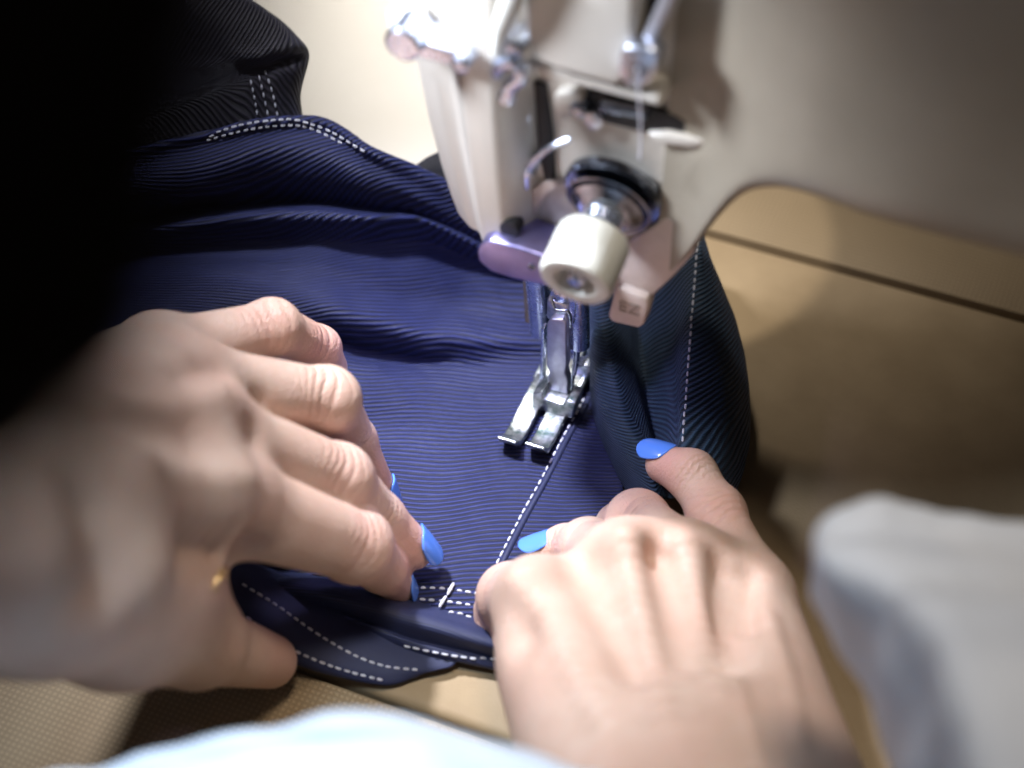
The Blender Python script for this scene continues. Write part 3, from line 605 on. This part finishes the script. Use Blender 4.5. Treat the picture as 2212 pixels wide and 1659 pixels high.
# ------------------------------------------------------------------ hands: signed distance field of tapered capsules, polygonised
def caps(shape, org, h, a, b, ra, rb, pad):
    lo = np.floor((np.minimum(a, b)-max(ra, rb)-pad-org)/h).astype(int); hi = np.ceil((np.maximum(a, b)+max(ra, rb)+pad-org)/h).astype(int)+1
    lo = np.clip(lo, 0, shape); hi = np.clip(hi, 0, shape)
    if np.any(hi <= lo): return None
    sl = tuple(slice(l, q) for l, q in zip(lo, hi))
    X = [(org[i]+h*np.arange(lo[i], hi[i])).astype(np.float32) for i in range(3)]
    dx = X[0][:, None, None]-a[0]; dy = X[1][None, :, None]-a[1]; dz = X[2][None, None, :]-a[2]; ab = b-a; L2 = float(ab@ab)+1e-9
    t = np.clip((dx*ab[0]+dy*ab[1]+dz*ab[2])/L2, 0, 1)
    d = np.sqrt((dx-t*ab[0])**2+(dy-t*ab[1])**2+(dz-t*ab[2])**2)-(ra+(rb-ra)*t)
    return sl, d.astype(np.float32)
def smin(a, b, k):
    hh = np.clip(k-np.abs(a-b), 0, None)/k; return np.minimum(a, b)-hh*hh*k*0.25
def group(shape, org, h, prims, k):
    g = np.full(shape, 9.0, np.float32)
    for a, b, ra, rb in prims:
        r = caps(shape, org, h, np.asarray(a, float), np.asarray(b, float), ra, rb, 1.6)
        if r is None: continue
        sl, d = r; g[sl] = smin(g[sl], d, k)
    return g
def nets(g, org, h):
    s = g < 0; n = np.array(g.shape); cs = np.zeros(n-1, int); 
    for i in (0, 1):
        for j in (0, 1):
            for k_ in (0, 1): cs += s[i:n[0]-1+i, j:n[1]-1+j, k_:n[2]-1+k_]
    act = (cs > 0) & (cs < 8); ids = np.full(act.shape, -1, int); c = np.argwhere(act); ids[act] = np.arange(len(c))
    acc = np.zeros((len(c), 3)); cnt = np.zeros(len(c))
    cor = [(i, j, k_) for i in (0, 1) for j in (0, 1) for k_ in (0, 1)]
    for p in cor:
        for ax_ in range(3):
            if p[ax_]: continue
            q = list(p); q[ax_] = 1
            va = g[c[:, 0]+p[0], c[:, 1]+p[1], c[:, 2]+p[2]]; vb = g[c[:, 0]+q[0], c[:, 1]+q[1], c[:, 2]+q[2]]
            m = (va < 0) != (vb < 0); t = np.where(m, va/np.where(m, va-vb, 1), 0)
            pt = np.tile(np.array(p, float), (len(c), 1)); pt[:, ax_] += t
            acc += pt*m[:, None]; cnt += m
    V = org+h*(c+acc/cnt[:, None]); Fq = []
    for ax_ in range(3):
        o1, o2 = [(1, 2), (2, 0), (0, 1)][ax_]
        sa = np.take(s, range(n[ax_]-1), ax_); sb = np.take(s, range(1, n[ax_]), ax_); e = np.argwhere(sa != sb)
        ok = (e[:, o1] > 0) & (e[:, o2] > 0) & (e[:, o1] < n[o1]-1) & (e[:, o2] < n[o2]-1); e = e[ok]
        flip = s[e[:, 0], e[:, 1], e[:, 2]]
        def cell(d1, d2): q = e.copy(); q[:, o1] -= d1; q[:, o2] -= d2; return ids[q[:, 0], q[:, 1], q[:, 2]]
        q = np.stack([cell(1, 1), cell(0, 1), cell(0, 0), cell(1, 0)], -1); q[~flip] = q[~flip][:, ::-1]; Fq.append(q)
    return V, np.concatenate(Fq)
def J(p): return np.array(ond(*p[:3])), p[3]
def build_hand(name, palm, fingers, bumps, dents, label, reds, wr, h=0.075, brushes=()):
    allp = [q for g_ in [palm]+fingers for pr in g_ for q in ((pr[0], pr[2]), (pr[1], pr[3]))]
    P = np.array([p for p, _ in allp]); R = max(r for _, r in allp); org = P.min(0)-R-0.4; shape = np.ceil((P.max(0)+R+0.4-org)/h).astype(int)+1
    pg = group(shape, org, h, palm, 1.3)
    tot = None
    for fg in fingers:
        g = smin(pg, group(shape, org, h, fg, 0.22), 0.55); tot = g if tot is None else smin(tot, g, 0.10)
    for (c, b, r, k_) in bumps:
        q = caps(shape, org, h, np.asarray(c, float), np.asarray(b, float), r, r*0.85, 1.0)
        if q is None: continue
        tot[q[0]] = smin(tot[q[0]], q[1], k_)
    for (c, b, r, k_) in dents:
        q = caps(shape, org, h, np.asarray(c, float), np.asarray(b, float), r, r, 1.0)
        if q is None: continue
        tot[q[0]] = -smin(-tot[q[0]], q[1], k_)
    for ax_ in range(3):
        for e in (0, -1):
            sl = [slice(None)]*3; sl[ax_] = e; tot[tuple(sl)] = 1.0
    V, Fq = nets(tot, org, h)
    o = mesh(name, V, Fq, M['skin'])
    # a little relaxation to hide the grid
    E_ = np.concatenate([Fq[:, [0, 1]], Fq[:, [1, 2]], Fq[:, [2, 3]], Fq[:, [3, 0]]]); deg = np.bincount(E_.ravel(), minlength=len(V))[:, None]
    for lam in (0.5, -0.52, 0.5, -0.52, 0.5):
        sm = np.zeros_like(V); np.add.at(sm, E_[:, 0], V[E_[:, 1]]); np.add.at(sm, E_[:, 1], V[E_[:, 0]]); V = V+lam*(sm/deg-V)
    if brushes:
        tri_ = Fq; bvx = BVHTree.FromPolygons([Vector(x) for x in V], [tuple(int(i) for i in q) for q in Fq])
        fn = np.cross(V[Fq[:, 2]]-V[Fq[:, 0]], V[Fq[:, 3]]-V[Fq[:, 1]]); vn = np.zeros_like(V)
        for c_ in range(4): np.add.at(vn, Fq[:, c_], fn)
        vn /= np.linalg.norm(vn, axis=1, keepdims=True)+1e-9
        dsp = np.zeros(len(V))
        for path, rad, amt in brushes:
            pts = smooth_path(path, max(2, 7*(len(path)-1))) if len(path) > 1 else path
            w = np.zeros(len(V))
            for p in pts:
                h_, n_ = hit(bvx, *p); w = np.maximum(w, np.exp(-np.sum((V-np.array(h_))**2, 1)/(rad*rad)))
            dsp += 1.35*amt*w
        V = V+vn*dsp[:, None]
    o.data.vertices.foreach_set('co', (V*S).astype(np.float32).ravel()); o.data.update()
    red = np.zeros(len(V)); 
    for c, r, a in reds: red = np.maximum(red, a*np.exp(-np.sum((V-c)**2, 1)/(r*r)))
    at = o.data.attributes.new('red', 'FLOAT', 'POINT'); at.data.foreach_set('value', red.astype(np.float32))
    wv = np.zeros(len(V))
    for c, d, r, per in wr:                       # fine creases across a joint
        rel = V-c; x = rel@d; wv += np.exp(-np.sum(rel**2, 1)/(r*r))*np.minimum(0, np.sin(2*math.pi*x/per+2.2*np.sin(rel[:, 0]*4.1+c[1])+1.8*np.sin(rel[:, 1]*5.3+c[0])+1.2*np.sin(rel[:, 2]*7)))
    at = o.data.attributes.new('wrinkle', 'FLOAT', 'POINT'); at.data.foreach_set('value', wv.astype(np.float32))
    tag(o, label, 'hand', 'hands of the person sewing')
    bv = BVHTree.FromPolygons([Vector(x) for x in V], [tuple(int(i) for i in q) for q in Fq])
    return o, bv
def segs(pts):
    q = [J(p) for p in pts]; return [(q[i][0], q[i+1][0], q[i][1], q[i+1][1]) for i in range(len(q)-1)]
def unit(v): v = np.asarray(v, float); return v/np.linalg.norm(v)
def nail(parent, base, tip, nrm, width, curve, lift=0.0):
    """curved plate from base to tip, dorsal side nrm"""
    base = np.asarray(base); tip = np.asarray(tip); a = unit(tip-base); n = unit(np.asarray(nrm)-a*np.dot(nrm, a)); s = np.cross(a, n); L = np.linalg.norm(tip-base)
    nu, nv = 13, 15; V = []; Fq = []
    for j in range(nv):
        t = j/(nv-1); wd = width*(0.80+0.20*min(1, t*2.2))
        if t > 0.62: wd *= math.sqrt(max(0.0, 1-((t-0.62)/0.40)**2))
        if t < 0.2: wd *= math.sqrt(max(0.12, 1-((0.2-t)/0.215)**2))
        for i in range(nu):
            q = (i/(nu-1)-0.5)*2; x = q*wd/2; drop = curve-math.sqrt(max(0.0, curve**2-x*x))
            V.append(base+a*(L*t)+s*x+n*(lift-drop-0.10*L*(t-0.35)**2))
    for j in range(nv-1):
        for i in range(nu-1): Fq.append((j*nu+i, j*nu+i+1, (j+1)*nu+i+1, (j+1)*nu+i))
    o = mesh('fingernail', V, Fq, M['polish'], parent); sd = o.modifiers.new('thickness', 'SOLIDIFY'); sd.thickness = 0.05*S; sd.offset = 0
    bv = o.modifiers.new('round', 'SUBSURF'); bv.levels = 1; bv.render_levels = 1
    return o
# left hand -------------------------------------------------
Lw = (0, 1130, 28.8, 1.8); La = (-420, 1230, 25.0, 2.5)
LI = [(496, 1092, 34.0, .92), (766, 1178, 36.9, .73), (824, 1224, 38.3, .53), (858, 1268, 39.2, .39)]
LM = [(440, 935, 34.3, .86), (730, 1034, 36.9, .68), (818, 1118, 38.2, .53), (892, 1186, 39.0, .46)]
LR = [(395, 830, 35.1, .82), (706, 864, 37.3, .65), (764, 952, 38.9, .48), (820, 1062, 40.1, .38)]
LP = [(345, 770, 36.2, .72), (588, 708, 37.8, .56), (688, 752, 39.2, .47), (715, 795, 40.4, .38)]
LT = [(110, 1230, 29.6, 1.15), (250, 1330, 32.0, 1.05), (430, 1388, 35.2, .84), (582, 1428, 37.6, .58)]
def mc(wr, knuck, off, r0, r1):
    w0 = J(wr)[0]+off; return (w0, J(knuck)[0], r0, r1)
sideL = unit(J(LP[0])[0]-J(LI[0])[0])
palmL = [(J(La)[0], J(Lw)[0], 2.3, 1.7), mc(Lw, LI[0], -sideL*0.9, 1.25, .82), mc(Lw, LM[0], -sideL*0.3, 1.35, .84), mc(Lw, LR[0], sideL*0.4, 1.25, .82), mc(Lw, LP[0], sideL*1.0, 1.15, .74), (J(LT[0])[0], J(LI[0])[0]*0.55+J(LT[0])[0]*0.45, 1.2, .7), (J(LT[0])[0], J(LT[1])[0], 1.3, 1.1), (np.array(ond(290, 1215, 32.2)), np.array(ond(375, 1285, 34.6)), .95, .62), (np.array(ond(250, 1300, 31.8)), np.array(ond(410, 1378, 35.0)), 1.05, .8)]
fingL = [segs(x) for x in (LI, LM, LR, LP)]+[segs(LT)]
upL = -fw*0.6+np.array([0, 0, .55])
bumpsL = []; dentsL = []
for f_, a in ((LI, .80), (LM, .80), (LR, .74), (LP, .66)):
    k0 = J(f_[0])[0]; bumpsL.append((k0+unit(upL)*0.26, k0+unit(upL)*0.22, a*0.80, 0.6))
    k1 = J(f_[1])[0]; bumpsL.append((k1, k1, f_[1][3]*1.04, 0.2))
    w_ = J(Lw)[0]+unit(upL)*0.95; bumpsL.append((k0+unit(upL)*0.70, w_, 0.18, 0.6))
for f1, f2 in ((LI, LM), (LM, LR), (LR, LP)):
    pass
redsL = [(J(p)[0]+unit(upL)*.5, r, a) for p, r, a in ((LI[1], .7, .9), (LM[1], .8, .6), (LR[1], .6, .4), (LP[1], .6, .7), (LP[2], .9, 1.0), (LM[3], .8, 1.0), (LI[3], .8, .5), (LR[3], .9, .8), (LI[0], .8, .5), (LM[0], .8, .6), (LT[3], 1.0, .5))]
wrL = []
for f_ in (LI, LM, LR, LP):
    d_ = unit(J(f_[2])[0]-J(f_[0])[0]); wrL.append((J(f_[1])[0]+unit(upL)*.6, d_, .55, .24)); wrL.append((J(f_[2])[0]+unit(upL)*.5, unit(J(f_[3])[0]-J(f_[1])[0]), .42, .17))
BL = [([(465, 862)], .75, .17), ([(516, 1040)], .75, .2), ([(300, 1010)], .8, .17), ([(95, 1170)], .95, .22), ([(330, 1236)], .6, .14), ([(385, 775)], .5, .1),
 ([(420, 960), (330, 930), (230, 930)], .5, -.16), ([(550, 935)], .45, -.10), ([(560, 868)], .35, -.07), ([(200, 1110)], .7, -.2), ([(420, 1180), (540, 1200)], .5, -.4), ([(215, 1260)], .6, -.18), ([(480, 800), (400, 830)], .35, -.1),
 ([(516, 1040), (420, 1030), (300, 1010)], .3, .06), ([(465, 862), (360, 880), (240, 860)], .3, .06)]
handL, bvL = build_hand('hand', palmL, fingL, bumpsL, dentsL, 'left hand with blue nails pinching the rolled hem, reaching in from the left', redsL, wrL, brushes=BL)
def nail_px(parent, bv, bpx, tpx, width, curve, tilt=(0, 0, 0), lift=0.03, dep=None):
    b, nb = hit(bv, *bpx); t, nt = hit(bv, *tpx)
    return b, t, nb
def nail_at(parent, f_, nhint, width, l0, l1, r, curve):
    d = J(f_[2])[0]; t = J(f_[3])[0]; a = unit(t-d); n = unit(np.asarray(nhint)-a*np.dot(nhint, a)); rr = f_[3][3]
    return nail(parent, t+a*l0+n*(rr*r+0.02), t+a*l1+n*(rr*r-0.05), n, width, curve)
nail_at(handL, LM, rt*0.55+up*0.85-fw*0.75, 0.88, -0.36, 0.56, 1.08, .62)
nail_at(handL, LR, rt*1.0+up*0.25-fw*0.3, 0.76, -0.30, 0.58, 1.10, .54)
nail_at(handL, LI, rt*1.0+up*0.5-fw*0.35, 0.76, -0.30, 0.55, 1.08, .54)
# right hand ------------------------------------------------
Rw = (1548, 1830, 31.2, 1.9); Ra = (1660, 2300, 26.0, 2.2)
RI = [(1165, 1305, 35.9, .84), (1105, 1290, 38.2, .68), (1082, 1325, 38.9, .56), (1076, 1350, 38.9, .46)]
RM = [(1352, 1225, 36.4, .86), (1272, 1186, 38.8, .62), (1222, 1184, 39.5, .50), (1184, 1192, 39.6, .42)]
RR = [(1480, 1225, 37.0, .82), (1378, 1128, 39.4, .66), (1340, 1140, 40.2, .54), (1315, 1180, 40.3, .46)]
RP = [(1622, 1290, 37.2, .78), (1548, 1110, 38.8, .58), (1494, 1026, 39.5, .54), (1436, 1003, 40.0, .44)]
RT = [(1330, 1660, 33.4, 1.15), (1235, 1490, 35.6, .95), (1150, 1390, 37.6, .74), (1095, 1345, 38.9, .52)]
sideR = unit(J(RP[0])[0]-J(RI[0])[0])
palmR = [(J(Ra)[0], J(Rw)[0], 2.3, 1.85), mc(Rw, RI[0], -sideR*1.1, 1.35, .84), mc(Rw, RM[0], -sideR*0.3, 1.45, .86), mc(Rw, RR[0], sideR*0.5, 1.4, .84), mc(Rw, RP[0], sideR*1.6, 1.38, .84), (J(RT[0])[0], J(RI[0])[0]*0.6+J(RT[0])[0]*0.4, 1.15, .8), (J(RT[0])[0], J(RT[1])[0], 1.2, 1.0)]
fingR = [segs(x) for x in (RI, RM, RR, RP, RT)]
upR = -fw*0.75+np.array([0, 0, .45])
bumpsR = []; dentsR = []
for f_, a in ((RI, .82), (RM, .82), (RR, .76), (RP, .66)):
    k0 = J(f_[0])[0]; bumpsR.append((k0+unit(upR)*0.26, k0+unit(upR)*0.22, a*0.78, 0.6)); k1 = J(f_[1])[0]; bumpsR.append((k1, k1, f_[1][3]*1.04, 0.2))
    w_ = J(Rw)[0]+unit(upR)*1.0; bumpsR.append((k0+unit(upR)*0.70, w_, 0.18, 0.6))
for f1, f2 in ((RI, RM), (RM, RR), (RR, RP)):
    m_ = (J(f1[0])[0]+J(f2[0])[0])/2; w_ = J(Rw)[0]; dentsR.append((m_+unit(upR)*1.28, m_+(w_-m_)*0.4+unit(upR)*1.72, 0.11, 0.9))
redsR = [(J(p)[0]+unit(upR)*.5, r, a) for p, r, a in ((RP[3], .8, 1.0), (RP[1], .8, .8), (RI[1], .7, .8), (RI[3], .8, .9), (RM[3], .7, .8), (RR[1], .7, .5), (RI[0], .7, .4), (RM[0], .7, .4), (RR[0], .7, .4))]
wrR = []
for f_ in (RI, RM, RR, RP):
    d_ = unit(J(f_[2])[0]-J(f_[0])[0]); wrR.append((J(f_[1])[0]+unit(upR)*.6, d_, .55, .24)); wrR.append((J(f_[2])[0]+unit(upR)*.5, unit(J(f_[3])[0]-J(f_[1])[0]), .42, .17))
BR = [([(1123, 1250)], .5, .14), ([(1352, 1165)], .45, .16), ([(1472, 1178)], .45, .16), ([(1575, 1230)], .4, .08), ([(1240, 1205)], .45, -.12), ([(1412, 1205)], .33, -.12),
 ([(1618, 1245), (1612, 1300), (1616, 1350)], .28, -.17), ([(1125, 1365)], .55, -.2), ([(1475, 1185), (1515, 1320), (1560, 1500)], .24, .07), ([(1352, 1175), (1390, 1350), (1440, 1560)], .26, .07), ([(1128, 1260), (1200, 1380), (1300, 1560)], .28, .06),
 ([(1560, 1400), (1600, 1500), (1640, 1640)], .18, .05), ([(1660, 1330), (1700, 1450), (1730, 1600)], .22, .05)]
handR, bvR = build_hand('hand', palmR, fingR, bumpsR, dentsR, 'right hand with blue nails steadying the cloth in front of the presser foot', redsR, wrR, brushes=BR)
nail_at(handR, RP, -rt*0.15+up*0.9-fw*0.45, 0.80, -0.22, 0.66, 1.05, .54)
nail_at(handR, RM, up*1.0-fw*0.45-rt*.1, 0.78, -0.25, 0.58, 1.08, .54)
# gold ring glint under the left hand
rp = np.array(hit([bvL, bvf], 466, 1268)[0])-fw*0.10
def ring():
    a, x, y = frame(rt*0.93-up*0.36); V = []; Fq = []; n, mq = 40, 10
    for i in range(n):
        t = 2*math.pi*i/n; c = Vector(rp)+Vector(fw*0.30)+x*(0.32*math.cos(t))+y*(0.32*math.sin(t)); rd = (x*math.cos(t)+y*math.sin(t))
        for j in range(mq): q = 2*math.pi*j/mq; V.append(c+rd*(0.04*math.cos(q))+a*(0.05*math.sin(q)))
    for i in range(n):
        for j in range(mq): Fq.append((i*mq+j, i*mq+(j+1) % mq, ((i+1) % n)*mq+(j+1) % mq, ((i+1) % n)*mq+j))
    o = mesh('ring', V, Fq, M['gold']); tag(o, 'thin gold ring glinting between the left thumb and the palm', 'ring')
ring()

# ------------------------------------------------------------------ loose cloth around
def cloth(name, rows_, m, label, cat='cloth', nv=8, thick=0.12, rumple=0.06, seed=1, ripple=0.0):
    o, b, P = sheet(name, rows_, m, None, nv, None, thick, rumple, seed, ripple); tag(o, label, cat); return o
def drow(pts, n=110): return np.array([ond(*p) for p in catmull(pts, np.linspace(0, len(pts)-1, n))])
cloth('white_cloth', [drow([(-200, 1735, 29), (100, 1685, 29), (450, 1602, 29), (800, 1556, 29), (1000, 1582, 29), (1300, 1680, 29)])+np.array([0, 0.5, -2.2]),
 drow([(-200, 1735, 27.6), (100, 1685, 27.4), (450, 1602, 27), (800, 1556, 27), (1000, 1584, 27.2), (1300, 1690, 27.5)]),
 drow([(-200, 1815, 27.0), (100, 1755, 26.8), (450, 1662, 26.6), (800, 1610, 26.6), (1000, 1640, 26.7), (1300, 1760, 26.9)]),
 drow([(-200, 1935, 26.2), (100, 1885, 25.9), (450, 1792, 25.7), (800, 1750, 25.7), (1000, 1780, 25.8), (1300, 1890, 26.1)]),
 drow([(-200, 2135, 25), (100, 2085, 24.8), (450, 2012, 24.5), (800, 1980, 24.5), (1000, 2000, 24.6), (1300, 2100, 25)])], M['white_cloth'], 'pale blue-white cloth bulging up at the bottom edge, in front of the table', rumple=0.12, seed=8, ripple=0.06)
cloth('white_cloth', [drow([(1790, 1135, 27.60), (1772, 1160, 27.20), (1760, 1200, 26.80), (1815, 1290, 26.80), (1885, 1400, 26.60), (1940, 1560, 26.20), (1990, 1800, 25.60)])+np.array([0.1, 0.3, -1.4]),
 drow([(1790, 1135, 27.20), (1773, 1160, 26.80), (1762, 1200, 26.20), (1815, 1290, 26.20), (1890, 1400, 26.00), (1945, 1560, 25.40), (1995, 1800, 24.60)]),
 drow([(1860, 1105, 27.20), (1850, 1150, 26.60), (1840, 1210, 25.80), (1890, 1290, 25.40), (1950, 1400, 25.00), (2005, 1560, 24.20), (2050, 1800, 23.40)]),
 drow([(1945, 1100, 27.40), (1950, 1150, 26.80), (1955, 1220, 25.80), (1995, 1300, 24.60), (2040, 1400, 23.60), (2080, 1560, 22.60), (2120, 1800, 21.40)]),
 drow([(2040, 1112, 27.60), (2055, 1165, 27.00), (2075, 1240, 26.00), (2110, 1310, 24.80), (2160, 1400, 23.60), (2210, 1560, 22.40), (2250, 1800, 21.20)]),
 drow([(2190, 1135, 27.60), (2220, 1185, 27.00), (2250, 1255, 26.00), (2290, 1320, 24.80), (2340, 1410, 23.60), (2390, 1560, 22.40), (2430, 1800, 21.20)]),
 drow([(2410, 1150, 27.60), (2440, 1200, 27.00), (2480, 1255, 26.00), (2520, 1320, 24.80), (2560, 1410, 23.60), (2600, 1560, 22.40), (2640, 1800, 21.20)]),
 drow([(3000, 1200, 27.60), (3040, 1230, 27.00), (3080, 1280, 26.00), (3120, 1340, 24.80), (3160, 1420, 23.60), (3200, 1560, 22.40), (3240, 1800, 21.20)])], M['white_cloth'], 'crumpled white cloth hanging beside the right hand in the lower right corner', rumple=0.07, seed=5, ripple=0.08)
cloth('black_sleeve', [drow([(-600, -500, 4.66), (-30, -450, 4.49), (370, -420, 4.41), (590, -400, 4.58), (610, -410, 4.84)]),
 drow([(-600, -100, 4.24), (-30, -50, 3.99), (370, -30, 3.91), (520, -20, 4.07), (560, -10, 4.41)]),
 drow([(-600, 250, 4.07), (-30, 250, 3.91), (320, 250, 3.82), (470, 250, 3.99), (520, 250, 4.33)]),
 drow([(-600, 590, 4.07), (-30, 590, 3.91), (290, 590, 3.82), (440, 590, 3.99), (500, 590, 4.33)]),
 drow([(-600, 970, 4.07), (-80, 960, 3.91), (170, 920, 3.82), (330, 880, 3.99), (430, 860, 4.33)]),
 drow([(-600, 1180, 4.07), (-180, 1150, 3.91), (30, 1080, 3.82), (180, 1030, 3.99), (280, 1010, 4.33)]),
 drow([(-600, 1370, 4.24), (-230, 1300, 4.15), (-60, 1210, 4.15), (60, 1160, 4.24), (130, 1150, 4.49)])], M['black_cloth'], 'black out-of-focus sleeve close to the camera at the left edge', 'sleeve', thick=0.2)
